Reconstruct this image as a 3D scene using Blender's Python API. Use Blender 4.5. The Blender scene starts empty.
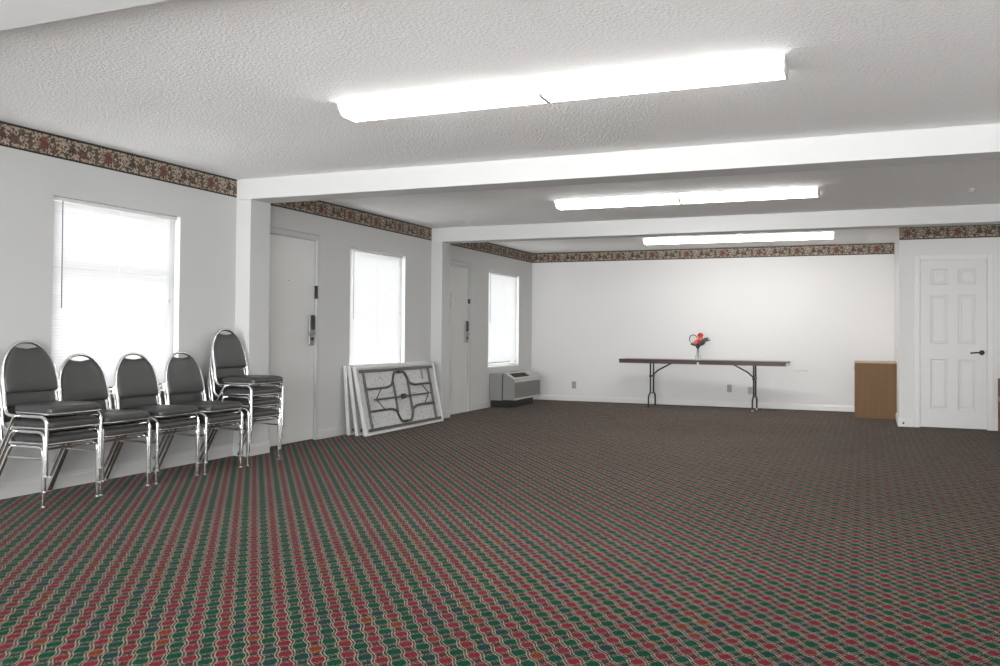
import bpy, bmesh, math, random
from mathutils import Vector, Matrix
random.seed(7)
S = bpy.context.scene
COL = S.collection
PI = math.pi
H = 2.456            # ceiling height
XW = 7.1             # room width
YF = -15.4           # wall behind the camera
BZ = 2.275           # underside of the beams
CX, CY = 5.57, -1.97 # closet corner

# ------------------------------------------------------------------ materials
def newmat(name):
    m = bpy.data.materials.new(name); m.use_nodes = True
    nt = m.node_tree
    return m, nt, nt.nodes['Principled BSDF'], nt.nodes['Material Output']

class NB:
    """small helper for node maths"""
    def __init__(s, nt): s.nt = nt
    def _in(s, sock, v):
        if v is None: return
        if isinstance(v, bpy.types.NodeSocket): s.nt.links.new(v, sock)
        else: sock.default_value = v
    def m(s, op, a, b=None, c=None, clamp=False):
        n = s.nt.nodes.new('ShaderNodeMath'); n.operation = op; n.use_clamp = clamp
        s._in(n.inputs[0], a); s._in(n.inputs[1], b); s._in(n.inputs[2], c)
        return n.outputs[0]
    def mix(s, f, a, b):
        n = s.nt.nodes.new('ShaderNodeMix'); n.data_type = 'RGBA'
        s._in(n.inputs['Factor'], f)
        for k, v in ((6, a), (7, b)):
            if isinstance(v, tuple) and len(v) == 3: v = v + (1,)
            s._in(n.inputs[k], v)
        return n.outputs[2]
    def scale_col(s, col, f):
        n = s.nt.nodes.new('ShaderNodeVectorMath'); n.operation = 'SCALE'
        s._in(n.inputs[0], col); s._in(n.inputs['Scale'], f); return n.outputs[0]
    def xyz(s, x, y, z):
        n = s.nt.nodes.new('ShaderNodeCombineXYZ')
        s._in(n.inputs[0], x); s._in(n.inputs[1], y); s._in(n.inputs[2], z); return n.outputs[0]
    def pos(s):
        g = s.nt.nodes.new('ShaderNodeNewGeometry')
        n = s.nt.nodes.new('ShaderNodeSeparateXYZ'); s.nt.links.new(g.outputs['Position'], n.inputs[0])
        return n.outputs[0], n.outputs[1], n.outputs[2], g.outputs['Position']
    def objpos(s):
        g = s.nt.nodes.new('ShaderNodeTexCoord')
        n = s.nt.nodes.new('ShaderNodeSeparateXYZ'); s.nt.links.new(g.outputs['Object'], n.inputs[0])
        return n.outputs[0], n.outputs[1], n.outputs[2], g.outputs['Object']
    def noise(s, vec, scale, detail=2.0, rough=.5):
        n = s.nt.nodes.new('ShaderNodeTexNoise'); s._in(n.inputs['Vector'], vec)
        n.inputs['Scale'].default_value = scale; n.inputs['Detail'].default_value = detail
        n.inputs['Roughness'].default_value = rough
        return n.outputs[0], n.outputs[1]
    def white(s, vec):
        n = s.nt.nodes.new('ShaderNodeTexWhiteNoise'); s._in(n.inputs['Vector'], vec); return n.outputs[0]
    def ramp(s, v, lo, hi):
        n = s.nt.nodes.new('ShaderNodeMapRange'); s._in(n.inputs[0], v)
        s._in(n.inputs[1], lo); s._in(n.inputs[2], hi); n.interpolation_type = 'SMOOTHSTEP'
        return n.outputs[0]
    def bump(s, h, strength, dist):
        n = s.nt.nodes.new('ShaderNodeBump'); s._in(n.inputs['Height'], h)
        n.inputs['Strength'].default_value = strength; n.inputs['Distance'].default_value = dist
        return n.outputs[0]

def simple(name, col, rough=.5, metal=0., noise=0., nscale=30., bump=0., bscale=200., bdist=.002, spec=.5):
    m, nt, b, o = newmat(name); q = NB(nt)
    b.inputs['Base Color'].default_value = (*col, 1); b.inputs['Roughness'].default_value = rough
    b.inputs['Metallic'].default_value = metal; b.inputs['Specular IOR Level'].default_value = spec
    if noise or bump: x, y, z, p = q.objpos()
    if noise:
        f, _ = q.noise(p, nscale, 4.)
        nt.links.new(q.scale_col((*col,), q.m('ADD', q.m('MULTIPLY', f, 2*noise), 1-noise)), b.inputs['Base Color'])
    if bump:
        f, _ = q.noise(p, bscale, 3.)
        nt.links.new(q.bump(f, bump, bdist), b.inputs['Normal'])
    return m

M = {}
M['wall_shaded'] = simple('wall paint white shaded', (.60, .605, .595), .75, noise=.02, nscale=1.3, bump=.15, bscale=90, bdist=.003)  # white paint greyed: the window wall's weaker light is put into its colour
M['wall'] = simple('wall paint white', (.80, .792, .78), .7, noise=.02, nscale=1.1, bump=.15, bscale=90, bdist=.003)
M['trim'] = simple('gloss trim paint', (.80, .80, .785), .4, noise=.03, nscale=5)
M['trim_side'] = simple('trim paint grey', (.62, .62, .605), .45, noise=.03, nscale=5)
M['beam'] = simple('beam paint', (.64, .64, .63), .6, noise=.015, nscale=2, bump=.08, bscale=60, bdist=.003)
M['door_white'] = simple('door white paint', (.76, .755, .745), .38, noise=.015, nscale=4)
M['door_grey'] = simple('steel door paint', (.66, .665, .65), .35, noise=.015, nscale=3)
M['frame_grey'] = simple('steel door frame paint', (.54, .545, .53), .4, noise=.03, nscale=6)
M['chrome'] = simple('chrome', (.80, .80, .79), .16, 1., noise=.06, nscale=40)
M['satin'] = simple('satin steel', (.55, .55, .54), .32, 1., noise=.08, nscale=60)
M['lock_steel'] = simple('brushed lock steel', (.34, .34, .33), .45, 1., noise=.08, nscale=60)
M['black_plastic'] = simple('black plastic', (.012, .012, .012), .45, noise=.2, nscale=80)
M['rubber'] = simple('black rubber', (.015, .015, .015), .8, noise=.2, nscale=80)
M['vinyl'] = simple('charcoal vinyl', (.054, .054, .053), .40, noise=.10, nscale=25, bump=.25, bscale=350, bdist=.001)
M['seat_vinyl'] = simple('charcoal vinyl seat', (.048, .048, .047), .38, noise=.12, nscale=18, bump=.25, bscale=350, bdist=.001)
M['tube_grey'] = simple('grey powder coated tube', (.105, .105, .10), .4, .4, noise=.1, nscale=40)
M['tube_dark'] = simple('black powder coated tube', (.035, .032, .03), .4, .2, noise=.1, nscale=40)
M['table_plastic'] = simple('white blow moulded plastic', (.72, .72, .70), .5, noise=.03, nscale=10, bump=.1, bscale=200)
M['unit_light'] = simple('light grey plastic', (.55, .55, .53), .5, noise=.03, nscale=10)
M['unit_grey'] = simple('beige grey metal', (.27, .268, .255), .5, noise=.03, nscale=10)
M['unit_panel'] = simple('grey grille panel', (.22, .22, .21), .55, noise=.04, nscale=30)
M['white_plastic'] = simple('white plastic', (.72, .72, .70), .4, noise=.02, nscale=30)
M['ivory'] = simple('ivory plastic', (.55, .47, .42), .45, noise=.02, nscale=30)
M['grey_plate'] = simple('grey plastic plate', (.36, .36, .35), .45, noise=.03, nscale=30)
M['red'] = simple('red petal', (.55, .045, .03), .6, noise=.3, nscale=40)
M['coral'] = simple('coral petal', (.75, .20, .13), .6, noise=.25, nscale=40)
M['white_petal'] = simple('white petal', (.75, .70, .70), .6, noise=.1, nscale=40)
M['blue_leaf'] = simple('slate blue leaf', (.06, .065, .09), .6, noise=.3, nscale=40)
M['stem'] = simple('dark stem', (.03, .04, .025), .6, noise=.3, nscale=60)
M['tape'] = simple('grey blue tape', (.22, .28, .31), .4, noise=.05, nscale=30)
M['alu'] = simple('window vinyl', (.70, .70, .69), .4, noise=.02, nscale=20)

def wood(name, c1, c2, sc=1., rough=.45, axis=2):
    m, nt, b, o = newmat(name); q = NB(nt); x, y, z, p = q.objpos()
    v = q.xyz(q.m('MULTIPLY', x, 1. if axis == 0 else 14.), q.m('MULTIPLY', y, 14.), q.m('MULTIPLY', z, 1. if axis == 2 else 14.))
    f, _ = q.noise(v, 2.5*sc, 5., .6)
    nt.links.new(q.mix(q.ramp(f, .3, .7), c1, c2), b.inputs['Base Color'])
    b.inputs['Roughness'].default_value = rough
    return m
M['table_top'] = wood('dark walnut laminate', (.032, .024, .02), (.065, .045, .036), 1., .35, 0)
M['table_edge'] = wood('brown table edge', (.06, .036, .03), (.10, .062, .052), 1., .45, 0)
M['carton'] = wood('brown board', (.155, .080, .027), (.185, .097, .034), .55, .6, 2)
M['carton_edge'] = simple('pale board edge', (.52, .37, .26), .7, noise=.1, nscale=30)
M['carton_dark'] = wood('dark brown board', (.15, .055, .02), (.21, .085, .03), .8, .6, 2)

# speckled underside of the folding tables
def speckle():
    m, nt, b, o = newmat('speckled table underside'); q = NB(nt); x, y, z, p = q.objpos()
    n = nt.nodes.new('ShaderNodeTexVoronoi'); n.inputs['Scale'].default_value = 26
    nt.links.new(p, n.inputs['Vector'])
    f, _ = q.noise(p, 12, 3)
    k = q.m('SUBTRACT', 1., q.ramp(q.m('ADD', n.outputs[0], q.m('MULTIPLY', f, .25)), .26, .40))
    nt.links.new(q.mix(k, (.60, .60, .585), (.20, .20, .195)), b.inputs['Base Color'])
    b.inputs['Roughness'].default_value = .6
    nt.links.new(q.bump(n.outputs[0], .4, .004), b.inputs['Normal'])
    return m
M['speckle'] = speckle()

def ceiling_mat():
    m, nt, b, o = newmat('stippled ceiling'); q = NB(nt); x, y, z, p = q.pos()
    f, _ = q.noise(p, 55, 3., .6); g, _ = q.noise(p, 130, 2., .5)
    h = q.m('ADD', q.ramp(f, .40, .66), q.m('MULTIPLY', g, .5))
    nt.links.new(q.bump(h, .42, .008), b.inputs['Normal'])
    big, _ = q.noise(p, .6, 3.)
    nt.links.new(q.mix(big, (.90, .895, .885), (.94, .93, .92)), b.inputs['Base Color'])
    b.inputs['Roughness'].default_value = .9; b.inputs['Specular IOR Level'].default_value = .2
    return m
M['ceiling'] = ceiling_mat()

def carpet_mat():
    m, nt, b, o = newmat('patterned carpet'); q = NB(nt); x, y, z, p = q.pos()
    wob, wc = q.noise(p, 35, 2.)
    wob2, _ = q.noise(q.xyz(q.m('ADD', x, 7.3), y, z), 35, 2.)
    xx = q.m('ADD', x, q.m('MULTIPLY', q.m('SUBTRACT', wob, .5), .010))
    yy = q.m('ADD', y, q.m('MULTIPLY', q.m('SUBTRACT', wob2, .5), .010))
    u = q.m('ADD', q.m('MULTIPLY', xx, 1/.0662), .44)
    v = q.m('ADD', q.m('MULTIPLY', yy, 1/.0838), -.14)
    a = q.m('MULTIPLY', q.m('ADD', u, v), .5); bb = q.m('MULTIPLY', q.m('SUBTRACT', u, v), .5)
    def cell(off):
        a_, b_ = (q.m('SUBTRACT', a, off), q.m('SUBTRACT', bb, off)) if off else (a, bb)
        ra, rb = q.m('ROUND', a_), q.m('ROUND', b_)
        ca, cb = q.m('SUBTRACT', a_, ra), q.m('SUBTRACT', b_, rb)
        du, dv = q.m('ADD', ca, cb), q.m('SUBTRACT', ca, cb)
        r = q.m('SQRT', q.m('ADD', q.m('POWER', q.m('ABSOLUTE', q.m('DIVIDE', du, .44)), 2.),
                              q.m('POWER', q.m('ABSOLUTE', q.m('DIVIDE', dv, .40)), 2.)))
        w = q.white(q.xyz(ra, rb, off + .5))
        return ca, cb, r, w
    ta, tb, rr, wr = cell(0.); ga, gb, rg, wg = cell(.5)
    def lines(t, s):
        base = q.m('SUBTRACT', q.m('SUBTRACT', q.m('ABSOLUTE', t), .24),
                   q.m('MULTIPLY', q.m('COSINE', q.m('MULTIPLY', s, 2*PI)), .046))
        d = q.m('ABSOLUTE', q.m('SUBTRACT', q.m('ABSOLUTE', base), .052))
        return q.m('SUBTRACT', 1., q.ramp(d, .010, .030)), base
    l1, base1 = lines(ta, bb); l2, base2 = lines(tb, a)
    fine, _ = q.noise(p, 170, 2., .7)
    mid, _ = q.noise(p, 6, 3.)
    big, _ = q.noise(p, .9, 4.)
    red = q.mix(q.ramp(wr, .84, 1.02), (.26, .024, .040), (.26, .062, .016))
    red = q.mix(q.m('MULTIPLY', q.ramp(mid, .5, .75), .6), red, (.22, .042, .062))
    grn = q.mix(q.ramp(wg, .75, 1.), (.003, .088, .044), (.020, .056, .074))
    grn = q.mix(q.m('MULTIPLY', q.ramp(mid, .45, .7), .5), grn, (.010, .085, .038))
    ground = q.mix(big, (.040, .044, .040), (.050, .054, .052))
    # red and green runs tint the ground between their ovals
    inr = q.m('MULTIPLY', q.m('SUBTRACT', 1., q.ramp(base1, -.085, -.045)), .75)
    c = q.mix(inr, ground, (.125, .028, .036))
    ing = q.m('MULTIPLY', q.ramp(base1, .045, .085), .6)
    c = q.mix(ing, c, (.018, .058, .036))
    c = q.mix(q.m('SUBTRACT', 1., q.ramp(rr, .82, 1.06)), c, red)
    c = q.mix(q.m('SUBTRACT', 1., q.ramp(rg, .80, 1.06)), c, grn)
    dots = q.ramp(fine, .35, .6)
    lc = q.mix(q.ramp(mid, .4, .65), (.58, .53, .38), (.52, .45, .38))
    c = q.mix(q.m('MULTIPLY', l2, q.m('MULTIPLY', dots, .60)), c, lc)
    c = q.mix(q.m('MULTIPLY', l1, q.m('ADD', q.m('MULTIPLY', dots, .45), .42)), c, lc)
    yarn = q.m('ADD', q.m('MULTIPLY', fine, 2.8), -.84)
    wear = q.m('ADD', q.m('MULTIPLY', big, .3), .72)
    c = q.scale_col(c, q.m('MULTIPLY', q.m('MAXIMUM', yarn, .12), wear))
    nt.links.new(c, b.inputs['Base Color'])
    b.inputs['Roughness'].default_value = .75; b.inputs['Specular IOR Level'].default_value = .03
    b.inputs['Sheen Weight'].default_value = .10; b.inputs['Sheen Roughness'].default_value = .12
    nt.links.new(q.bump(fine, .5, .004), b.inputs['Normal'])
    return m
M['carpet'] = carpet_mat()

def border_mat():
    """floral wallpaper border: repeats every 0.55 m along the wall, dark edge bands"""
    m, nt, b, o = newmat('floral wallpaper border'); q = NB(nt); x, y, z, p = q.pos()
    s = q.m('ADD', x, y)
    t = q.m('SUBTRACT', z, H - .161)
    per = .55
    sm = q.m('FLOORED_MODULO', s, per)
    v2 = q.xyz(sm, t, 0.)
    n1, _ = q.noise(v2, 55, 3., .6); n2, _ = q.noise(q.xyz(q.m('ADD', sm, 3.), t, 1.), 22, 2.)
    c = q.mix(n2, (.34, .285, .21), (.48, .41, .32))
    def voro(scale, off, thr, col, c):
        vn = nt.nodes.new('ShaderNodeTexVoronoi'); vn.inputs['Scale'].default_value = scale
        nt.links.new(q.xyz(q.m('ADD', sm, off), t, off), vn.inputs['Vector'])
        d = q.m('ADD', vn.outputs[0], q.m('MULTIPLY', q.m('SUBTRACT', n1, .5), .9))
        return q.mix(q.m('SUBTRACT', 1., q.ramp(d, thr-.06, thr+.06)), c, col)
    c = voro(38, 1.7, .40, (.10, .075, .05), c)
    c = voro(46, 5.1, .32, (.16, .05, .04), c)
    c = voro(54, 9.4, .30, (.035, .035, .022), c)
    for bs, bt, rs, rt, col in ((.07, .085, .034, .04, (.035, .018, .014)), (.16, .065, .05, .042, (.085, .045, .032)),
                                (.28, .07, .022, .055, (.075, .05, .03)), (.385, .078, .05, .05, (.12, .030, .026)),
                                (.475, .05, .028, .03, (.10, .04, .03)), (.46, .115, .026, .022, (.03, .035, .02)),
                                (.22, .118, .03, .02, (.05, .05, .028)), (.02, .035, .03, .018, (.04, .045, .025))):
        du = q.m('DIVIDE', q.m('SUBTRACT', sm, bs), rs); dv = q.m('DIVIDE', q.m('SUBTRACT', t, bt), rt)
        r = q.m('SQRT', q.m('ADD', q.m('MULTIPLY', du, du), q.m('MULTIPLY', dv, dv)))
        r = q.m('ADD', r, q.m('MULTIPLY', q.m('SUBTRACT', n1, .5), 3.4))
        c = q.mix(q.m('MULTIPLY', q.m('SUBTRACT', 1., q.ramp(r, .85, 1.05)), .9), c, col)
    for lo, hi in ((-.01, .013), (.146, .2)):
        e = q.m('MULTIPLY', q.m('GREATER_THAN', t, lo), q.m('LESS_THAN', t, hi))
        c = q.mix(e, c, (.012, .013, .010))
    nt.links.new(c, b.inputs['Base Color']); b.inputs['Roughness'].default_value = .6
    return m
M['border'] = border_mat()

def emit(name, col, strength):
    m, nt, b, o = newmat(name); q = NB(nt)
    b.inputs['Base Color'].default_value = (.8, .8, .8, 1)
    b.inputs['Emission Color'].default_value = (*col, 1); b.inputs['Emission Strength'].default_value = strength
    x, y, z, p = q.objpos()
    f, _ = q.noise(p, 8, 2.)
    nt.links.new(q.m('ADD', q.m('MULTIPLY', f, .1*strength), .95*strength), b.inputs['Emission Strength'])
    return m
LAMP = 9.5; SKY = 12.
M['lens'] = emit('lit diffuser lens', (1., .993, .978), LAMP)

def glass():
    m, nt, b, o = newmat('clear window glass'); nt.nodes.remove(b)
    t = nt.nodes.new('ShaderNodeBsdfTransparent'); g = nt.nodes.new('ShaderNodeBsdfGlossy')
    g.inputs['Roughness'].default_value = .02
    fr = nt.nodes.new('ShaderNodeFresnel'); mx = nt.nodes.new('ShaderNodeMixShader')
    nt.links.new(fr.outputs[0], mx.inputs[0]); nt.links.new(t.outputs[0], mx.inputs[1]); nt.links.new(g.outputs[0], mx.inputs[2])
    nt.links.new(mx.outputs[0], o.inputs[0]); return m
M['glass'] = glass()
def vase_glass():
    m, nt, b, o = newmat('vase glass')
    b.inputs['Transmission Weight'].default_value = .95; b.inputs['Roughness'].default_value = .04; b.inputs['IOR'].default_value = 1.3
    b.inputs['Base Color'].default_value = (.95, .96, .96, 1); return m
M['vase'] = vase_glass()
def slat():
    m, nt, b, o = newmat('translucent blind slat'); nt.nodes.remove(b)
    d = nt.nodes.new('ShaderNodeBsdfDiffuse'); t = nt.nodes.new('ShaderNodeBsdfTranslucent')
    d.inputs[0].default_value = (.85, .85, .84, 1); t.inputs[0].default_value = (.15, .15, .149, 1)
    mx = nt.nodes.new('ShaderNodeMixShader'); mx.inputs[0].default_value = .5
    nt.links.new(d.outputs[0], mx.inputs[1]); nt.links.new(t.outputs[0], mx.inputs[2]); nt.links.new(mx.outputs[0], o.inputs[0])
    return m
M['slat'] = slat()

# ------------------------------------------------------------------ mesh helpers
def obj(name, bm, mat, parent=None, smooth=False, recalc=True):
    if recalc: bmesh.ops.recalc_face_normals(bm, faces=bm.faces[:])
    me = bpy.data.meshes.new(name); bm.to_mesh(me); bm.free()
    mats = mat if isinstance(mat, (list, tuple)) else [mat]
    for k in mats: me.materials.append(k)
    if smooth:
        me.polygons.foreach_set('use_smooth', [True]*len(me.polygons))
        me.set_sharp_from_angle(angle=math.radians(40))
    o = bpy.data.objects.new(name, me); COL.objects.link(o)
    if parent: o.parent = parent
    return o
def tag(o, label=None, cat=None, group=None, kind=None):
    if label: o['label'] = label
    if cat: o['category'] = cat
    if group: o['group'] = group
    if kind: o['kind'] = kind
    return o
def thing(name, label, cat, loc=(0, 0, 0), rz=0., group=None, kind=None):
    o = bpy.data.objects.new(name, None); COL.objects.link(o)
    o.empty_display_size = .1
    o.location = loc; o.rotation_euler = (0, 0, rz)
    return tag(o, label, cat, group, kind)
def box(bm, x0, x1, y0, y1, z0, z1, bev=0., seg=2, mi=0):
    n0 = len(bm.faces)
    vs = [bm.verts.new(c) for c in ((x0,y0,z0),(x1,y0,z0),(x1,y1,z0),(x0,y1,z0),(x0,y0,z1),(x1,y0,z1),(x1,y1,z1),(x0,y1,z1))]
    fs = [bm.faces.new([vs[i] for i in f]) for f in ((3,2,1,0),(4,5,6,7),(0,1,5,4),(1,2,6,5),(2,3,7,6),(3,0,4,7))]
    if bev:
        es = list({e for f in fs for e in f.edges})
        r = bmesh.ops.bevel(bm, geom=es, offset=bev, segments=seg, affect='EDGES', profile=.5)
    if mi:
        bm.faces.ensure_lookup_table()
        for f in bm.faces[n0:]: f.material_index = mi
    return vs
def prism(bm, pts, axis, a, b):
    """extrude closed 2D outline along axis ('x','y','z') from a to b"""
    def p3(u, v, w):
        return {'x': (w, u, v), 'y': (u, w, v), 'z': (u, v, w)}[axis]
    A = [bm.verts.new(p3(u, v, a)) for u, v in pts]; B = [bm.verts.new(p3(u, v, b)) for u, v in pts]
    n = len(pts)
    bm.faces.new(A[::-1]); bm.faces.new(B)
    for i in range(n): bm.faces.new((A[i], A[(i+1) % n], B[(i+1) % n], B[i]))
def tube(bm, pts, r, n=10, closed=False, caps=True):
    pts = [Vector(p) for p in pts]; N = len(pts)
    rs = r if isinstance(r, (list, tuple)) else [r]*N
    tang = []
    for i in range(N):
        if closed: t = pts[(i+1) % N] - pts[i-1]
        else: t = pts[min(i+1, N-1)] - pts[max(i-1, 0)]
        tang.append(t.normalized())
    up = Vector((0, 0, 1)) if abs(tang[0].z) < .9 else Vector((0, 1, 0))
    nrm = (up - tang[0]*up.dot(tang[0])).normalized()
    rings = []
    for i in range(N):
        nrm = (nrm - tang[i]*nrm.dot(tang[i])).normalized()
        bi = tang[i].cross(nrm)
        rings.append([bm.verts.new(pts[i] + (nrm*math.cos(2*PI*k/n) + bi*math.sin(2*PI*k/n))*rs[i]) for k in range(n)])
    for i in range(N if closed else N-1):
        a, b = rings[i], rings[(i+1) % N]
        for k in range(n): bm.faces.new((a[k], a[(k+1) % n], b[(k+1) % n], b[k]))
    if caps and not closed:
        bm.faces.new(rings[0][::-1]); bm.faces.new(rings[-1])
def rounded(pts, rad, seg=6):
    """polyline with its inner corners rounded"""
    P = [Vector(p) for p in pts]; out = [P[0]]
    for i in range(1, len(P)-1):
        a, b, c = P[i-1], P[i], P[i+1]
        r = rad[i-1] if isinstance(rad, (list, tuple)) else rad
        d1, d2 = (a-b), (c-b)
        r = min(r, d1.length*.49, d2.length*.49)
        s, e = b + d1.normalized()*r, b + d2.normalized()*r
        for k in range(seg+1):
            t = k/seg
            out.append(s*(1-t)**2 + b*2*t*(1-t) + e*t*t)
    out.append(P[-1]); return out
def lathe(bm, prof, n=24, c=(0, 0, 0)):
    rings = []
    for r, z in prof:
        rings.append([bm.verts.new((c[0]+r*math.cos(2*PI*k/n), c[1]+r*math.sin(2*PI*k/n), c[2]+z)) for k in range(n)])
    for a, b in zip(rings, rings[1:]):
        for k in range(n): bm.faces.new((a[k], a[(k+1) % n], b[(k+1) % n], b[k]))
    if prof[0][0] > 1e-6: bm.faces.new(rings[0][::-1])
    if prof[-1][0] > 1e-6: bm.faces.new(rings[-1])
def B(): return bmesh.new()
def bx(name, mat, parent, *a, bev=0., smooth=False):
    bm = B(); box(bm, *a, bev=bev); return obj(name, bm, mat, parent, smooth)
def copy_tree(o, parent=None):
    c = o.copy(); COL.objects.link(c)
    if parent: c.parent = parent
    for ch in o.children: copy_tree(ch, c)
    return c

# ------------------------------------------------------------------ room shell
T = .16   # wall thickness
fl = B(); box(fl, -.05, XW+T, YF-T, T, -.1, 0)
tag(obj('floor', fl, M['carpet']), 'carpeted floor in a red and green oval lattice pattern', 'floor', kind='structure')
ce = B(); box(ce, -T, XW+T, YF-T, T, H, H+.1)
tag(obj('ceiling', ce, M['ceiling']), 'white stippled ceiling', 'ceiling', kind='structure')

WIN = [(-9.43, -8.215, .62, 2.035), (-5.645, -4.41, .62, 2.03), (-1.845, -.605, .60, 2.033)]
DOOR = [(-7.24, -6.215), (-3.482, -2.468)]
wl = B()
openings = sorted([(a, b, z0, z1) for a, b, z0, z1 in WIN] + [(a, b, 0., 2.095) for a, b in DOOR])
y = YF - T
for a, b, z0, z1 in openings:
    box(wl, -T, 0, y, a, 0, H)
    if z0 > 0: box(wl, -T, 0, a, b, 0, z0)
    box(wl, -T, 0, a, b, z1, H); y = b
box(wl, -T, 0, y, T, 0, H)
tag(obj('wall_left', wl, M['wall_shaded']), 'long left wall with windows and two steel doors', 'wall', kind='structure')
wb = B(); box(wb, 0, XW+T, 0, T, 0, H); box(wb, 4.355, 4.372, -.002, .0, .10, 2.295)
tag(obj('wall_back', wb, M['wall']), 'plain white back wall behind the long table', 'wall', kind='structure')
wr = B(); box(wr, XW, XW+T, YF-T, T, 0, H)
tag(obj('wall_right', wr, M['wall']), 'right wall of the room beyond the picture edge', 'wall', kind='structure')
FW = (.4, 6.7, .12, 2.0)
wf = B(); box(wf, 0, FW[0], YF-T, YF, 0, H); box(wf, FW[1], XW, YF-T, YF, 0, H)
box(wf, FW[0], FW[1], YF-T, YF, 0, FW[2]); box(wf, FW[0], FW[1], YF-T, YF, FW[3], H)
tag(obj('wall_front', wf, M['wall']), 'wall behind the camera', 'wall', kind='structure')
D4 = (5.795, 6.528, 2.045)
wc = B()
box(wc, CX, CX+.1, CY+.1, 0, 0, H); box(wc, CX, D4[0], CY, CY+.1, 0, H); box(wc, D4[1], XW, CY, CY+.1, 0, H)
box(wc, D4[0], D4[1], CY, CY+.1, D4[2], H)
tag(obj('wall_closet', wc, M['wall']), 'white closet wall standing forward in the right corner', 'wall', kind='structure')

BEAMS = [(-11.69, -11.41), (-7.526, -7.245), (-3.72, -3.486)]
cd = .158
for (a, b), w in zip(BEAMS, ('nearest the camera', 'in the middle of the room', 'nearest the back wall')):
    bm = B(); box(bm, 0, XW, a, b, BZ, H, bev=.004)
    tag(obj('ceiling_beam', bm, M['beam']), 'white ceiling beam ' + w, 'beam', kind='structure')
    bm = B(); box(bm, 0, cd, a, b, 0, BZ, bev=.004)
    tag(obj('wall_column', bm, M['wall_shaded']), 'white wall column under the beam ' + w, 'column', kind='structure')

# baseboards (moulded profile swept along runs)
def base_run(bm, p, q_, nrm, h=.105, t=.014):
    p, q_, nrm = Vector((*p, 0)), Vector((*q_, 0)), Vector((*nrm, 0))
    prof = ((0, 0), (t, 0), (t, h*.72), (t*.75, h*.80), (t*.62, h*.93), (t*.3, h), (0, h))
    A = [bm.verts.new(p + nrm*d + Vector((0, 0, z))) for d, z in prof]
    C = [bm.verts.new(q_ + nrm*d + Vector((0, 0, z))) for d, z in prof]
    n = len(prof); bm.faces.new(A); bm.faces.new(C[::-1])
    for i in range(n): bm.faces.new((A[i], A[(i+1) % n], C[(i+1) % n], C[i]))
bl = B()
runs = []; y = YF
for a, b, tall in sorted([(a, b, 1) for a, b in DOOR] + [(a, b, 0) for a, b in BEAMS]):
    if a > y + .005: runs.append((y, a))
    y = b
runs.append((y, 0))
for a, b in runs: base_run(bl, (0, a), (0, b), (1, 0))
for a, b in BEAMS:
    base_run(bl, (cd, a-.014), (cd, b+.014), (1, 0)); base_run(bl, (0, a), (cd, a), (0, -1)); base_run(bl, (0, b), (cd, b), (0, 1))
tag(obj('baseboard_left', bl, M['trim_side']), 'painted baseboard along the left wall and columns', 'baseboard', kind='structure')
bm = B(); base_run(bm, (0, 0), (CX, 0), (0, -1), .085)
tag(obj('baseboard_back', bm, M['trim']), 'white baseboard along the back wall', 'baseboard', kind='structure')
bm = B(); base_run(bm, (CX, 0), (CX, CY), (-1, 0), .1); base_run(bm, (CX-.014, CY), (D4[0]-.062, CY), (0, -1), .1); base_run(bm, (D4[1]+.062, CY), (XW, CY), (0, -1), .1)
tag(obj('baseboard_closet', bm, M['trim']), 'white baseboard around the closet wall', 'baseboard', kind='structure')
bm = B(); base_run(bm, (XW, CY), (XW, YF), (-1, 0), .1); base_run(bm, (0, YF), (XW, YF), (0, 1), .1)
tag(obj('baseboard_right', bm, M['trim']), 'white baseboard along the right and front walls', 'baseboard', kind='structure')

# wallpaper border strips
z0, e = H - .161, .0015
edges = [YF] + [v for ab in BEAMS for v in ab] + [0.]
k = 1
names = ('left wall behind the camera', 'left wall above the first window', 'left wall between the two columns', 'left wall beside the back corner')
for i in range(0, len(edges), 2):
    bm = B(); box(bm, 0, e, edges[i], edges[i+1], z0, H)
    tag(obj('trim_%d' % k, bm, M['border']), 'floral wallpaper border on the ' + names[i//2], 'wallpaper border', kind='structure'); k += 1
bm = B(); box(bm, e, CX-.001, -e, 0, z0, H)
tag(obj('trim_%d' % k, bm, M['border']), 'floral wallpaper border across the back wall', 'wallpaper border', kind='structure'); k += 1
bm = B(); box(bm, CX, XW, CY-e, CY, z0, H)
tag(obj('trim_%d' % k, bm, M['border']), 'floral wallpaper border above the white panel door', 'wallpaper border', kind='structure')

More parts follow.
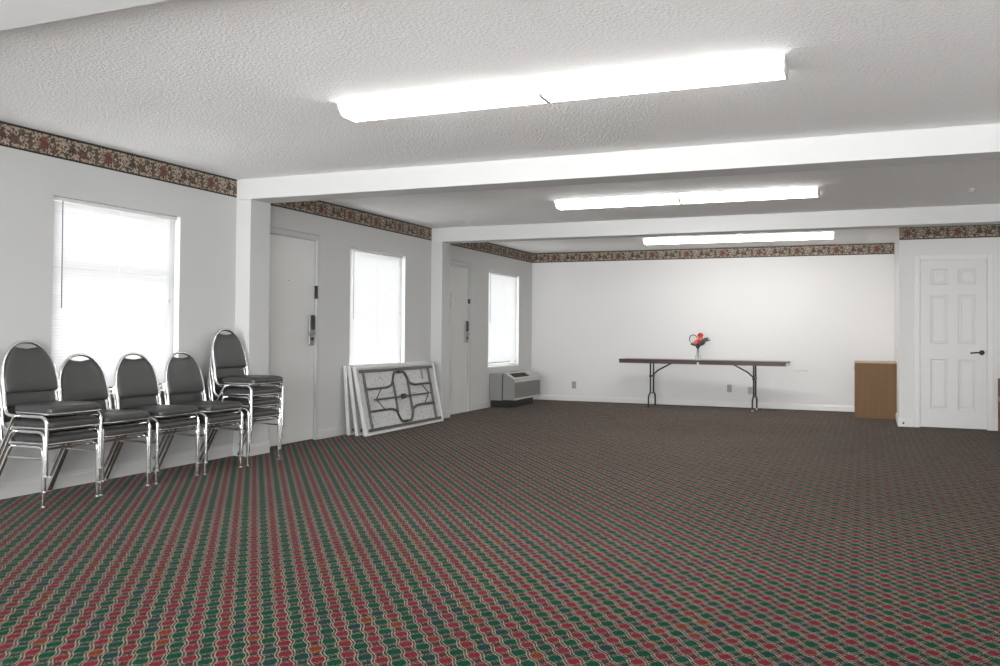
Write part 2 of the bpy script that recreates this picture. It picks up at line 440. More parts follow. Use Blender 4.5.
# ------------------------------------------------------------------ windows and blinds
for i, (a, b, z0, z1) in enumerate(WIN):
    w = thing('window_%d' % (i+1), ('window behind the row of stacked chairs', 'window above the leaning folding tables',
        'window above the wall air conditioner')[i], 'window', (0, a, z0), kind='structure')
    W, Hh = b-a, z1-z0; f = .04
    bm = B()
    for X0, X1, Y0, Y1, Z0, Z1 in ((-.15, -.095, 0, f, 0, Hh), (-.15, -.095, W-f, W, 0, Hh), (-.15, -.095, f, W-f, 0, f), (-.15, -.095, f, W-f, Hh-f, Hh)):
        box(bm, X0, X1, Y0, Y1, Z0, Z1, bev=.003)
    fr = obj('window_frame', bm, M['alu'], w)
    mz = 1.535 - z0 if i == 0 else Hh*.5
    if i == 0: bx('meeting_rail', M['alu'], fr, -.135, -.10, f, W-f, mz-.012, mz+.012, bev=.003)
    bx('window_pane', M['glass'], fr, -.122, -.118, f, W-f, f, Hh-f)
    bm = B(); box(bm, -.095, .012, 0, W, -.02, .004, bev=.003)
    obj('window_sill', bm, M['trim'], w)
    # blind hanging in the reveal
    bl_ = thing('window_blind', ('closed white mini blind behind the stacked chairs, long dark wand at left',
        'closed white mini blind glowing above the leaning folding tables', 'closed white mini blind glowing above the wall air conditioner')[i],
        'blind', (-.03, a, z0), group='white mini blinds')
    g0, g1 = .010, W-.022
    bx('headrail', M['white_plastic'], bl_, -.014, .014, g0, g1, Hh-.032, Hh-.004, bev=.003)
    bm = B(); ztop, zbot = Hh-.045, .05; n = int((ztop-zbot)/.0215)
    for s in range(n):
        zc = ztop - s*(ztop-zbot)/n; tl = math.radians(72 if not (i == 0 and s in (3, 21, 30)) else 60)
        dx, dz = .0125*math.cos(tl), .0125*math.sin(tl)
        pr = [(-dx, -dz), (-dx*.1-.0016, 0.), (dx, dz)]
        lo = [bm.verts.new((px, g0+.004, zc+pz)) for px, pz in pr]; hi = [bm.verts.new((px, g1-.004, zc+pz)) for px, pz in pr]
        for q2 in range(2): bm.faces.new((lo[q2], lo[q2+1], hi[q2+1], hi[q2]))
    obj('slats', bm, M['slat'], bl_, smooth=True, recalc=False)
    bx('bottom_rail', M['white_plastic'], bl_, -.012, .012, g0, g1, .018, .034, bev=.003)
    bm = B()
    for yy in (.12, W*.5, W-.14): tube(bm, ((.0135, yy, .03), (.0135, yy, Hh-.03)), .0007, 5)
    obj('ladder_cord', bm, M['white_plastic'], bl_)
    bm = B(); tube(bm, ((.022, .085, Hh-.03), (.023, .087, Hh-.78)), .0035, 8)
    obj('tilt_wand', bm, M['tube_grey'] if i == 0 else M['grey_plate'], bl_)
    bm = B(); tube(bm, ((.02, W-.10, Hh-.03), (.02, W-.10, Hh-.68)), .0012, 5); lathe(bm, ((.002, 0), (.006, .01), (.004, .03)), 8, (.02, W-.10, Hh-.71))
    obj('pull_cord', bm, M['grey_plate'], bl_)

w = thing('window_4', 'wide window added in the unseen wall behind the camera to brighten the room', 'window', (FW[0], YF, FW[2]), kind='structure')  # added out of view, to brighten the room from behind the camera
W, Hh, f = FW[1]-FW[0], FW[3]-FW[2], .05
bm = B()
for X0, X1, Z0, Z1 in [(0, W, 0, f), (0, W, Hh-f, Hh)] + [(k*(W-f)/4, k*(W-f)/4+f, f, Hh-f) for k in range(5)]: box(bm, X0, X1, -.12, -.06, Z0, Z1, bev=.003)
fr = obj('window_frame', bm, M['alu'], w)
for k in range(4): bx('window_pane', M['glass'], fr, k*(W-f)/4+f, (k+1)*(W-f)/4, -.093, -.088, f, Hh-f)
def portal(loc, rot, sx, sy):
    L = bpy.data.lights.new('daylight_portal', 'AREA'); L.shape = 'RECTANGLE'; L.size = sx; L.size_y = sy; L.cycles.is_portal = True
    o = bpy.data.objects.new('daylight_portal', L); COL.objects.link(o); o.location = loc; o.rotation_euler = rot
for a, b, z0, z1 in WIN: portal((-T-.01, (a+b)/2, (z0+z1)/2), (0, -PI/2, 0), z1-z0, b-a)
portal(((FW[0]+FW[1])/2, YF-T-.01, (FW[2]+FW[3])/2), (PI/2, 0, 0), W, Hh)

# ------------------------------------------------------------------ steel doors in the left wall
for i, (a, b) in enumerate(DOOR):
    d = thing('door_%d' % (i+1), ('flat grey steel door between the first column and the folding tables', 'flat grey steel door beside the wall air conditioner')[i], 'door', (0, a, 0), kind='structure')
    W = b-a; f = .062
    bm = B()
    for Y0, Y1, Z0, Z1 in ((0, .02, 0, 2.09), (W-f, W, 0, 2.09), (.02, W-f, 2.034, 2.09)):
        box(bm, -.12, .006, Y0, Y1, Z0, Z1, bev=.003)
    for Y0, Y1, Z0, Z1 in ((W-f-.006, W-f+.004, 0, 2.034), (.02, W-f, 2.026, 2.038)): box(bm, -.12, -.062, Y0, Y1, Z0, Z1)
    obj('door_frame', bm, M['frame_grey'], d)
    bx('door_leaf', M['door_grey'], d, -.062, -.018, .024, W-f-.005, .012, 2.026, bev=.002)
    bx('threshold', M['tube_grey'], d, -.11, -.022, .02, W-f, 0, .011)  # added dark strip that blocks daylight leaking under the leaf
    if i == 1: bx('threshold', M['trim'], d, -.06, .02, .02, W-f, 0, .008, bev=.003)
    ly = W-f-.075                      # lock set
    lk = bx('lock_plate', M['lock_steel'], d, -.018, .004, ly-.036, ly+.036, .965, 1.275, bev=.008)
    bx('card_reader', M['black_plastic'], lk, .003, .016, ly-.032, ly+.036, 1.125, 1.272, bev=.006)
    bm = B(); tube(bm, rounded(((-.002, ly, 1.085), (.045, ly, 1.085), (.047, ly-.115, 1.082)), .02), .0095, 10); lathe(bm, ((.022, -.0), (.022, .001)), 4, (0, ly, 1.085))
    obj('lever', bm, M['lock_steel'], lk, True)
    bx('thumb_turn', M['black_plastic'], lk, .003, .018, ly-.016, ly+.018, 1.015, 1.048, bev=.005)
    bx('strike_plate', M['black_plastic'], d, -.03, .0085, W-f-.008, W-f+.018, (1.44, 1.52)[i], (1.575, 1.585)[i], bev=.002)
    bm = B(); tube(bm, ((-.014, W-f-.02, 1.565), (-.008, W-f-.08, 1.567)), .004, 8)
    obj('latch_arm', bm, M['satin'], d)
    bm = B(); tube(bm, ((-.022, W*.52, 1.56), (-.012, W*.52, 1.56)), .008, 12)
    obj('peephole', bm, M['satin'], d)
    if i == 0:
        bx('number_tack', M['tube_grey'], d, -.019, -.016, W*.505, W*.515, 1.60, 1.61)
    else:
        bx('worn_tape', M['frame_grey'], d, -.019, -.0165, W*.36, W*.40, 1.42, 1.66)

# ------------------------------------------------------------------ six panel door
d = thing('door_3', 'white six panel door with a dark lever handle in the closet wall', 'door', (D4[0], CY, 0), kind='structure')
LW, LH = .717, 2.03
bm = B()
cw = .058
W = D4[1]-D4[0]
for X0, X1, Z0, Z1 in ((-cw, .004, 0, 2.045+cw), (W-.004, W+cw, 0, 2.045+cw), (.004, W-.004, 2.041, 2.045+cw)):
    box(bm, X0, X1, -.016, 0., Z0, Z1, bev=.004)
box(bm, 0, .006, 0, .1, 0, 2.041); box(bm, W-.006, W, 0, .1, 0, 2.041); box(bm, .006, W-.006, 0, .1, 2.037, 2.043)
obj('door_casing', bm, M['trim'], d)
xs = [0, .112, .305, .412, .605, LW]
zs = [0, LH-1.815, LH-1.205, LH-1.02, LH-.42, LH-.30, LH-.112, LH]
bm = B(); G = {}
fx, fz = .008, .008
def V(xv, yv, zv):
    key = (round(xv, 5), round(yv, 5), round(zv, 5))
    if key not in G: G[key] = bm.verts.new(key)
    return G[key]
yf = .012
for ix in range(5):
    for iz in range(7):
        X0, X1, Z0, Z1 = xs[ix]+fx, xs[ix+1]+fx, zs[iz]+fz, zs[iz+1]+fz
        if ix in (1, 3) and iz in (1, 3, 5):
            prev = None
            for ins, dep in ((0, 0), (.006, .006), (.016, .010), (.028, .010), (.040, .002)):
                cur = [V(X0+ins, yf+dep, Z0+ins), V(X1-ins, yf+dep, Z0+ins), V(X1-ins, yf+dep, Z1-ins), V(X0+ins, yf+dep, Z1-ins)]
                if prev:
                    for k in range(4): bm.faces.new((prev[k], prev[(k+1) % 4], cur[(k+1) % 4], cur[k]))
                prev = cur
            bm.faces.new(prev)
        else:
            bm.faces.new((V(X0, yf, Z0), V(X1, yf, Z0), V(X1, yf, Z1), V(X0, yf, Z1)))
box(bm, fx, fx+LW, yf+.012, yf+.035, fz, fz+LH)
for X0, X1, Z0, Z1 in ((fx, fx, fz, fz+LH), (fx+LW, fx+LW, fz, fz+LH)):
    bm.faces.new([bm.verts.new(c) for c in ((X0, yf, Z0), (X0, yf+.012, Z0), (X0, yf+.012, Z1), (X0, yf, Z1))])
bm.faces.new([bm.verts.new(c) for c in ((fx, yf, fz+LH), (fx+LW, yf, fz+LH), (fx+LW, yf+.012, fz+LH), (fx, yf+.012, fz+LH))])
obj('door_leaf', bm, M['door_white'], d, recalc=False)
hd = B(); lathe(hd, ((.030, 0), (.030, .004), (.024, .010), (.012, .012), (.011, .045)), 20)
for v in hd.verts: v.co = Vector((v.co.x + .672, yf - v.co.z, v.co.y + .92))
tube(hd, rounded(((.672, yf-.03, .92), (.672, yf-.052, .92), (.62, yf-.052, .921), (.545, yf-.048, .914)), .012), [.010]*2+[.0095]*(13)+[.006]*1 if False else .0095, 10)
obj('door_handle', hd, M['tube_dark'], d, True)
bx('latch_plate', M['tube_grey'], d, W-.0075, W-.0005, .001, .03, .89, .95)
for zz in (.22, 1.05, 1.83):
    bm = B(); tube(bm, ((.004, .006, zz-.045), (.004, .006, zz+.045)), .006, 10); box(bm, -.012, .005, .0, .004, zz-.045, zz+.045)
    obj('hinge', bm, M['trim'], d)

# ------------------------------------------------------------------ ceiling lights
def ceiling_light(cy, label, cx=3.56, L=2.52, w=.24):
    t = thing('ceiling_light', label, 'ceiling light', (cx, cy, H), group='fluorescent ceiling lights')
    h = L/2
    bm = B(); box(bm, -h, h, -w/2+.015, w/2-.015, -.022, 0, bev=.003)
    obj('housing', bm, M['white_plastic'], t)
    prof = [(-w/2, -.001), (-w/2, -.022), (-w/2+.030, -.056), (-w/2+.055, -.066), (w/2-.055, -.066), (w/2-.030, -.056), (w/2, -.022), (w/2, -.001)]
    for s0, s1 in ((-h, -.012), (.012, h)):
        bm = B(); prism(bm, prof, 'x', s0, s1)
        for v in bm.verts:                    # moulded sloping ends
            if abs(v.co.x) > h-.01: v.co.x -= math.copysign(max(0., -v.co.z-.022)*.25, v.co.x)
        obj('diffuser', bm, M['lens'], t)
    cap = [(p*1.03, z-.005 if z < -.02 else 0.) for p, z in prof]
    for s0, s1 in ((-h-.003, -h+.008), (h-.008, h+.003)):
        bm = B(); prism(bm, cap, 'x', s0, s1); obj('end_cap', bm, M['white_plastic'], t)
    bm = B(); prism(bm, cap, 'x', -.012, .012); obj('joint_strip', bm, M['white_plastic'], t)
    return t
ceiling_light(-9.30, 'long lit fluorescent ceiling light nearest the camera, in front of the middle beam')
ceiling_light(-5.28, 'long lit fluorescent ceiling light between the two visible cross beams', 3.525)
ceiling_light(-1.52, 'long lit fluorescent ceiling light farthest away, near the back wall border', 3.545)
bm = B(); lathe(bm, ((.022, 0), (.022, -.006), (.008, -.012), (.006, -.02)), 16, (6.084, -4.805, H)); tube(bm, ((6.084, -4.805, H-.018), (6.05, -4.80, H-.022)), .004, 8)
tag(obj('ceiling_hook', bm, M['white_plastic']), 'small white hook on the ceiling right of the lights', 'hook')

# ------------------------------------------------------------------ stacking banquet chairs
def make_chair():
    t = thing('banquet_chair', 'chair', 'chair', group='grey vinyl banquet chairs stacked along the left wall')
    r = .0115; hw = .207
    th = math.radians(12.5); sb, cb = math.sin(th), math.cos(th)
    xb, zb = -.362, .385
    def bp(w, h, out=0.):    # point on the backrest plane, out = towards the sitter
        return Vector((xb - sb*h + cb*out, w, zb + cb*h + sb*out))
    Ht, h0 = .458, .20
    def hwid(h, top=Ht, base=hw):
        if h <= h0: return base - .004*h/h0
        u = min(1., (h-h0)/(top-h0)); return (base-.004)*(1-u**2.1)**(1/2.0)
    # arch and seat rails: one bent tube
    side = rounded(((-.12, hw, zb-.013), (xb-.005, hw, zb-.013), bp(hw, .10)), .06)
    pts = [Vector(p) for p in side]
    for k in range(1, 6): h = .10 + (h0-.10)*k/5; pts.append(bp(hwid(h), h))
    N = 26
    for k in range(1, N):
        ang = PI*k/N; cth, sth = math.cos(ang), math.sin(ang)
        w = (hw-.004)*(abs(cth)**.92)*(1 if cth >= 0 else -1); h = h0 + (Ht-h0)*sth**.96
        pts.append(bp(w, h))
    for k in range(5, 0, -1): h = .10 + (h0-.10)*k/5; pts.append(bp(-hwid(h), h))
    pts += [Vector((p.x, -p.y, p.z)) for p in side[::-1]]
    bm = B(); tube(bm, pts, r, 10); obj('back_frame', bm, M['chrome'], t, True)
    for s in (1, -1):
        bm = B(); tube(bm, rounded(((0, s*hw, .012), (-.004, s*hw, zb-.013), (-.12, s*hw, zb-.013)), .075, 8), r, 10)
        lg = obj('leg', bm, M['chrome'], t, True)
        bm = B(); lathe(bm, ((.0118, 0), (.0124, .003), (.0120, .013)), 12, (0, s*hw, 0)); obj('foot_cap', bm, M['satin'], lg)
        bm = B(); tube(bm, ((-.453, s*.229, .012), (-.268, s*.229, zb-.03), (-.255, s*.222, zb-.013), (-.235, s*.21, zb-.013)), r, 10)
        lg = obj('leg', bm, M['chrome'], t, True)
        bm = B(); lathe(bm, ((.0118, 0), (.0124, .003), (.0120, .013)), 12, (-.4565, s*.229, 0)); obj('foot_cap', bm, M['satin'], lg)
        bm = B(); tube(bm, ((-.003, s*hw, .302), (-.292, s*.228, .302)), .0065, 8); obj('stretcher', bm, M['chrome'], t, True)
    bm = B(); tube(bm, ((-.03, -hw, zb-.03), (-.03, hw, zb-.03)), .0075, 8); obj('crossbar', bm, M['chrome'], t, True)
    # seat cushion: rounded trapezoid, crowned
    def outline(ins):
        xa, xf, wb, wf, rad = -.345+ins, .028-ins, .188-ins, .203-ins, .055
        c = [(xf, -wf), (xf, wf), (xa, wb), (xa, -wb)]
        p = []
        for i in range(4):
            a, b_, c_ = Vector(c[i-1]), Vector(c[i]), Vector(c[(i+1) % 4])
            s_, e_ = b_+(a-b_).normalized()*rad, b_+(c_-b_).normalized()*rad
            for k in range(7):
                u = k/6; p.append(s_*(1-u)**2+b_*2*u*(1-u)+e_*u*u)
        return p
    zs_ = zb-.001
    def rings(levels):
        bm = B(); prev = None
        for ins, zz in levels:
            cur = [bm.verts.new((p.x, p.y, zz)) for p in outline(ins)]
            if prev:
                n = len(cur)
                for k in range(n): bm.faces.new((prev[k], prev[(k+1) % n], cur[(k+1) % n], cur[k]))
            else: bm.faces.new(cur[::-1])
            prev = cur
        bm.faces.new(prev); return bm
    obj('seat', rings(((.012, zs_+.006), (.003, zs_+.012), (0, zs_+.030), (.004, zs_+.044), (.018, zs_+.055), (.05, zs_+.062), (.10, zs_+.065), (.14, zs_+.066))), M['seat_vinyl'], t, True)
    obj('seat_trim', rings(((.012, zs_-.004), (.001, zs_-.001), (-.003, zs_+.005), (.001, zs_+.011), (.012, zs_+.012))), M['chrome'], t, True)
    # padded back: follows the arch, dips below it at the top to leave a hand hole
    out = []
    hb = .135
    prof = []
    for k in range(31):
        h = hb + (Ht-hb)*k/30
        u = 0 if h <= h0 else (h-h0)/(Ht-h0)
        prof.append((max(0., (hw-.004)*max(0., 1-u**2.05)**.5 - .010), h))
    right = [(w, h) for w, h in prof if w > .080]
    wtop, htop = right[-1]
    dip = []
    for k in range(1, 12):
        w = wtop*(1-2*k/12); u = abs(w)/wtop
        dip.append((w, htop - .014 + .014*u*u*u + .004*math.sin(PI*u)))
    o2 = right + dip + [(-w, h) for w, h in right[::-1]]
    o2 = o2 + [(-right[0][0]+.012, hb-.010), (right[0][0]-.012, hb-.010)]
    cxh = (hb + htop)/2
    bm = B(); prev = None; n = len(o2)
    def ring(sc, outd): return [bm.verts.new(bp(w*sc, cxh+(h-cxh)*sc, outd)) for w, h in o2]
    levels = ((.93, -.008), (.985, -.005), (1., .003), (.985, .011), (.95, .0165), (.85, .020), (.5, .022))
    for sc, od in levels:
        cur = ring(sc, od)
        if prev:
            for k in range(n): bm.faces.new((prev[k], prev[(k+1) % n], cur[(k+1) % n], cur[k]))
        else:
            c0 = bm.verts.new(bp(0, cxh, -.008))
            for k in range(n): bm.faces.new((cur[(k+1) % n], cur[k], c0))
        prev = cur
    c1 = bm.verts.new(bp(0, cxh, .0225))
    for k in range(n): bm.faces.new((prev[k], prev[(k+1) % n], c1))
    obj('backrest', bm, M['vinyl'], t, True)
    return t
proto = make_chair()
first = [True]
stacks = [(.490, -9.675, ('lowest', 'middle', 'topmost'), 'in the leftmost stack of three, at the picture edge'),
          (.488, -9.230, ('lower', 'upper'), 'in the second stack from the left, under the window'),
          (.490, -8.738, ('lower', 'upper'), 'in the third stack from the left'),
          (.520, -8.268, ('lower', 'upper'), 'in the fourth stack, beside the tall one'),
          (.522, -7.772, ('lowest', 'second lowest', 'second highest', 'topmost'), 'in the tall stack of four beside the column')]
for sx, sy, ranks, where in stacks:
    for k, rk in enumerate(ranks):
        o = proto if first[0] else copy_tree(proto)
        first[0] = False
        o.location = (sx + .012*k, sy + (random.uniform(-.004, .004) if k else 0), .094*k)
        o.rotation_euler = (0, 0, random.uniform(-.006, .006) if k else 0)
        o['label'] = rk + ' grey vinyl chair ' + where

# ------------------------------------------------------------------ white folding tables leaning on the wall
TL, TW, TT = 1.84, .745, .045
def make_ftable():
    """local: u = y (length), v = z (up the leaning face), x = out towards the room; origin bottom front edge, middle"""
    t = thing('folding_table', 'table', 'table', group='white folding tables leaning under the window')
    h = TL/2; rim = .022
    bm = B()
    box(bm, -TT, -.016, -h, h, 0, TW, bev=.012, seg=3)
    for Y0, Y1, Z0, Z1 in ((-h, h, 0, rim), (-h, h, TW-rim, TW), (-h, -h+rim, .004, TW-.004), (h-rim, h, .004, TW-.004)):
        box(bm, -TT+.006, 0, Y0, Y1, Z0, Z1, bev=.008, seg=3)
    obj('tabletop', bm, M['table_plastic'], t, True)
    bm = B(); box(bm, -.018, -.0135, -h+rim-.004, h-rim+.004, rim-.004, TW-rim+.004)
    obj('underside_panel', bm, M['speckle'], t)
    x = -.001; c = TW/2; r = .0135
    for zz in (.052, TW-.052):
        bm = B(); box(bm, x-.012, x+.010, -h+.07, h-.07, zz-.016, zz+.016, bev=.004); obj('side_rail', bm, M['tube_grey'], t)
    nw, wd, e = .122, .285, .03
    for s in (-1, 1):
        yo = -(h-.14) if s < 0 else h-.185
        bm = B(); tube(bm, ((x, yo, .05), (x, yo, TW-.05)), .014, 10); obj('pivot_tube', bm, M['tube_grey'], t, True)
        bm = B()
        for q in (-1, 1):
            X_ = x+.004*s
            pts = rounded(((X_, yo, c+q*nw), (X_, s*.30, c+q*nw), (X_, s*.19, c+q*(nw+.03)), (X_, s*.165, c+q*wd*.72), (X_, s*.115, c+q*wd), (X_, -s*.02, c+q*wd)), [.10, .06, .07, .08], 8)
            tube(bm, pts, r, 10)
        tube(bm, ((x+.004*s, s*.166, c-nw-.05), (x+.004*s, s*.166, c+nw+.05)), r, 10)
        lg = obj('leg', bm, M['tube_grey'], t, True)
        bm = B()
        for q in (-1, 1): tube(bm, ((x+.004*s, -s*.015, c+q*wd), (x+.004*s, -s*.045, c+q*wd)), .0135, 10)
        obj('foot_cap', bm, M['rubber'], lg)
        bm = B()
        for q in (-1, 1): tube(bm, ((x+.012, s*.62, c), (x+.012, s*.47, c+q*nw)), .006, 8)
        tube(bm, ((x+.012, s*.66, c), (x+.012, 0, c)), .009, 8)
        obj('brace', bm, M['tube_grey'], t, True)
    bm = B(); box(bm, x-.004, x+.024, -.04, .04, c-.028, c+.028, bev=.004); obj('latch_clip', bm, M['black_plastic'], t)
    bm = B(); box(bm, -.0136, -.0128, .545, .60, TW-.20, TW-.075)
    for k in range(3): box(bm, -.0129, -.0124, .555+.0145*k, .561+.0145*k, TW-.185, TW-.09, mi=1)
    obj('warning_label', bm, [M['grey_plate'], M['tube_dark']], t)
    return t
tp = make_ftable()
for k, (xb_, deg, yc, lab) in enumerate(((.115, 4.2, -4.88, 'rearmost white folding table of three, leaning closest to the wall'),
                                   (.222, 8.3, -4.885, 'middle white folding table, sandwiched between the other two leaning ones'),
                                   (.322, 11.8, -4.875, 'front white folding table leaning with its grey leg frame facing the room'))):
    o = tp if k == 0 else copy_tree(tp)
    o.location = (xb_, yc, 0.002); o.rotation_euler = (0, -math.radians(deg), 0)
    o['label'] = lab

# ------------------------------------------------------------------ wall air conditioner
ac = thing('air_conditioner', 'grey wall air conditioner with a sloped top grille under the far window', 'air conditioner', (0, -1.25, 0))
h = .545
bx('wall_sleeve', M['unit_grey'], ac, .0, .205, -h, h, .105, .497, bev=.006)
bm = B()
prof = [(.219, .115), (.405, .115), (.412, .122), (.412, .405), (.400, .425), (.245, .512), (.219, .515)]
prism(bm, prof, 'y', -h+.002, h-.002)
bmesh.ops.bevel(bm, geom=[e_ for e_ in bm.edges if abs(e_.verts[0].co.y-e_.verts[1].co.y) < 1e-4], offset=.006, segments=2, affect='EDGES')
cab = obj('cabinet', bm, M['unit_grey'], ac)
bx('gasket', M['black_plastic'], ac, .20, .222, -h+.02, h-.02, .12, .485)
# sloped top cover, its dark outlet grille and control lid
def slope(u): # u 0..1 from rear to front on the slope
    return Vector((.245+u*.155, 0, .512-u*.087))
nrm = Vector((.087, 0, .155)).normalized()
def slab(name, u0, u1, y0, y1, hgt, mat, par):
    bm = B(); a, b_ = slope(u0), slope(u1)
    vs = []
    for o_ in (-.002, hgt):
        for p, yy in ((a, y0), (b_, y0), (b_, y1), (a, y1)): vs.append(bm.verts.new(Vector((p.x, yy, p.z)) + nrm*o_))
    for f in ((3,2,1,0),(4,5,6,7),(0,1,5,4),(1,2,6,5),(2,3,7,6),(3,0,4,7)): bm.faces.new([vs[i] for i in f])
    return obj(name, bm, mat, par)
slab('top_cover', -.02, 1.02, -h-.001, h+.001, .005, M['unit_light'], ac)
gr = slab('outlet_grille', .20, .80, -h+.10, .17, .008, M['black_plastic'], ac)
bm = B()
for k in range(9):
    u = .24 + .52*k/8; p = slope(u)+nrm*.010; tube(bm, ((p.x, -h+.11, p.z), (p.x, .16, p.z)), .0018, 6)
obj('louvre', bm, M['tube_dark'], gr)
slab('control_lid', .20, .80, .20, h-.05, .009, M['unit_light'], ac)
bm = B(); box(bm, .407, .417, -h, h, .375, .415, bev=.004); obj('front_band', bm, M['unit_light'], ac)
bm = B()
box(bm, .409, .414, -h+.004, h-.004, .14, .375)
for k in range(17): zz = .155+.0125*k; box(bm, .413, .4165, -h+.02, h-.02, zz, zz+.006)
obj('front_grille', bm, M['unit_panel'], ac)
bm = B(); box(bm, .407, .417, -h, h, .115, .145, bev=.004); obj('lower_band', bm, M['unit_light'], ac)
bm = B(); box(bm, .02, .33, -h+.02, h-.10, 0, .116, bev=.004); obj('base', bm, M['black_plastic'], ac)  # black block put in for the dark shadow beneath the unit

# ------------------------------------------------------------------ long table at the back wall
rt = math.radians(-3.0)
tb = thing('folding_table', 'long dark wood topped folding table with black legs against the back wall', 'table', (2.925, -.49, 0), rt)
L2, W2, zt = 1.235, .235, .728
bm = B(); box(bm, -L2, L2, -W2, W2, zt-.022, zt, bev=.003); obj('tabletop', bm, M['table_top'], tb)
bm = B()
for X0, X1, Y0, Y1 in ((-L2+.006, L2-.006, -W2+.004, -W2+.022), (-L2+.006, L2-.006, W2-.022, W2-.004), (-L2+.006, -L2+.024, -W2+.022, W2-.022), (L2-.024, L2-.006, -W2+.022, W2-.022)):
    box(bm, X0, X1, Y0, Y1, zt-.062, zt-.021)
obj('apron', bm, M['table_edge'], tb)
for s, lx in ((-1, -.775), (1, .765)):
    bm = B()
    tube(bm, ((lx, -.17, zt-.035), (lx, .17, zt-.035)), .012, 10)
    for q in (-1, 1):
        tube(bm, rounded(((lx, q*.085, zt-.035), (lx, q*.085, .215), (lx, q*.185, .175), (lx, q*.19, .012)), [.03, .045], 6), .0125, 10)
    tube(bm, ((lx, -.09, .205), (lx, .09, .205)), .010, 8)
    lg = obj('leg', bm, M['tube_dark'], tb, True)
    for q in (-1, 1):
        bm = B(); lathe(bm, ((.016, 0), (.016, .012), (.012, .03)), 12, (lx, q*.19, 0)); obj('foot_cap', bm, M['satin'] if s > 0 else M['rubber'], lg)
    bm = B(); tube(bm, ((lx, 0, .47), (lx-s*.10, 0, .56), (lx-s*.36, 0, zt-.03)), .011, 8); box(bm, lx-.02, lx+.02, -.09, .09, .455, .48)
    obj('brace', bm, M['tube_dark'], tb, True)
bm = B(); box(bm, -.03, .0, -W2+.001, -W2+.004, zt-.065, zt-.03); obj('sticker', bm, M['white_plastic'], tb)
bm = B(); box(bm, L2-.018, L2+.004, -W2+.04, W2-.1, zt-.066, zt-.02, bev=.003); obj('corner_bracket', bm, M['satin'], tb)

# vase and flowers on it
vx, vy = 2.86, -.48
bm = B(); lathe(bm, ((.042, 0), (.046, .006), (.044, .045), (.030, .085), (.021, .115), (.024, .140), (.028, .150), (.025, .150), (.021, .138), (.018, .115), (.026, .085), (.040, .045), (.041, .014), (.0, .012)), 28)
o = obj('flower_vase', bm, M['vase'], None, True); o.location = (vx, vy, zt); tag(o, 'small clear glass bud vase on the long dark table', 'vase')
bq = thing('flower_bouquet', 'bunch of red, coral and white artificial flowers in the glass vase', 'flowers', (vx, vy, zt))
def flower(name, c, rad, mat, petals, tilt, parent, layers=3):
    bm = B(); c = Vector(c)
    rot = Matrix.Rotation(tilt[0], 4, 'X') @ Matrix.Rotation(tilt[1], 4, 'Y')
    for L in range(layers):
        rr = rad*(1-.24*L); lift = .25+.42*L
        for k in range(petals):
            an = 2*PI*(k+.5*L)/petals; wv = rr*1.15*math.sin(PI/petals)*1.25
            ring_ = []
            prevs = None
            for j in range(5):
                u = j/4; ww = wv*math.sin(PI*min(.96, .12+.80*u))**.7
                rad_, zz = rr*u*math.cos(lift*.9), rr*(.15*L+ u*math.sin(lift)*.9 - .25*u*u)
                row = []
                for s_ in (-1, -.5, 0, .5, 1):
                    x_, y_ = rad_, ww*s_
                    v = Vector((x_*math.cos(an)-y_*math.sin(an), x_*math.sin(an)+y_*math.cos(an), zz+abs(s_)*ww*.25))
                    row.append(bm.verts.new(c + (rot @ v)))
                if prevs:
                    for m_ in range(4): bm.faces.new((prevs[m_], prevs[m_+1], row[m_+1], row[m_]))
                prevs = row
    bmesh.ops.create_icosphere(bm, subdivisions=2, radius=rad*.3, matrix=Matrix.Translation(c + (rot @ Vector((0, 0, rad*.35)))))
    o = obj(name, bm, mat, parent, True, recalc=False); o['label'] = name; return o
fls = [((.035, -.02, .372), .045, M['red'], 7, (.9, .15), 'red flower at the top'),
       ((.035, -.035, .325), .042, M['coral'], 6, (1.2, 0), 'pale coral flower'),
       ((-.035, -.05, .275), .046, M['coral'], 7, (1.25, -.2), 'coral flower in front'),
       ((.02, -.055, .28), .032, M['red'], 6, (1.2, .2), 'red flower in the middle'),
       ((-.070, -.04, .305), .056, M['white_petal'], 7, (1.1, -.4), 'white flower at left')]
for c, rad, mt, pt, tl, lab in fls:
    f = flower('flower', c, rad, mt, pt, tl, bq); f['label'] = lab
    bm = B(); tube(bm, ((0, 0, .02), (c[0]*.1, c[1]*.1, .15), (c[0]*.6, c[1]*.6, .22), c), .0038, 7); obj('stem', bm, M['stem'], bq)
def leaf(p, q, w, mat):
    p, q = Vector(p), Vector(q); d_ = q-p; sd = d_.cross(Vector((0, 1, 0))).normalized(); bm = B(); prevs = None
    for j in range(7):
        u = j/6; ww = w*math.sin(PI*(.06+.90*u))**.8; cc = p+d_*u+Vector((0, -.02*math.sin(PI*u), .012*math.sin(PI*u)))
        row = [bm.verts.new(cc+sd*ww*s_+Vector((0, abs(s_)*ww*.4, 0))) for s_ in (-1, 0, 1)]
        if prevs:
            for m_ in range(2): bm.faces.new((prevs[m_], prevs[m_+1], row[m_+1], row[m_]))
        prevs = row
    obj('leaf', bm, mat, bq, True, recalc=False)
for p, q_, w in (((.03, -.03, .25), (.16, -.03, .335), .022), ((.04, -.03, .26), (.185, -.02, .30), .018), ((.02, -.04, .22), (.11, -.05, .255), .032), ((.04, -.05, .25), (.13, -.05, .29), .034),
                 ((-.02, -.03, .20), (.03, -.05, .25), .028), ((-.02, -.03, .21), (-.11, -.03, .235), .022), ((0, -.02, .17), (.04, -.03, .235), .022), ((0, -.02, .17), (-.035, -.03, .24), .02)):
    leaf(p, q_, w, M['blue_leaf'])
pts = [(-.070+.060*math.cos(a_), -.01-.01*math.sin(a_), .310+.066*math.sin(a_)) for a_ in [math.radians(d_) for d_ in range(-100, -341, -15)]]
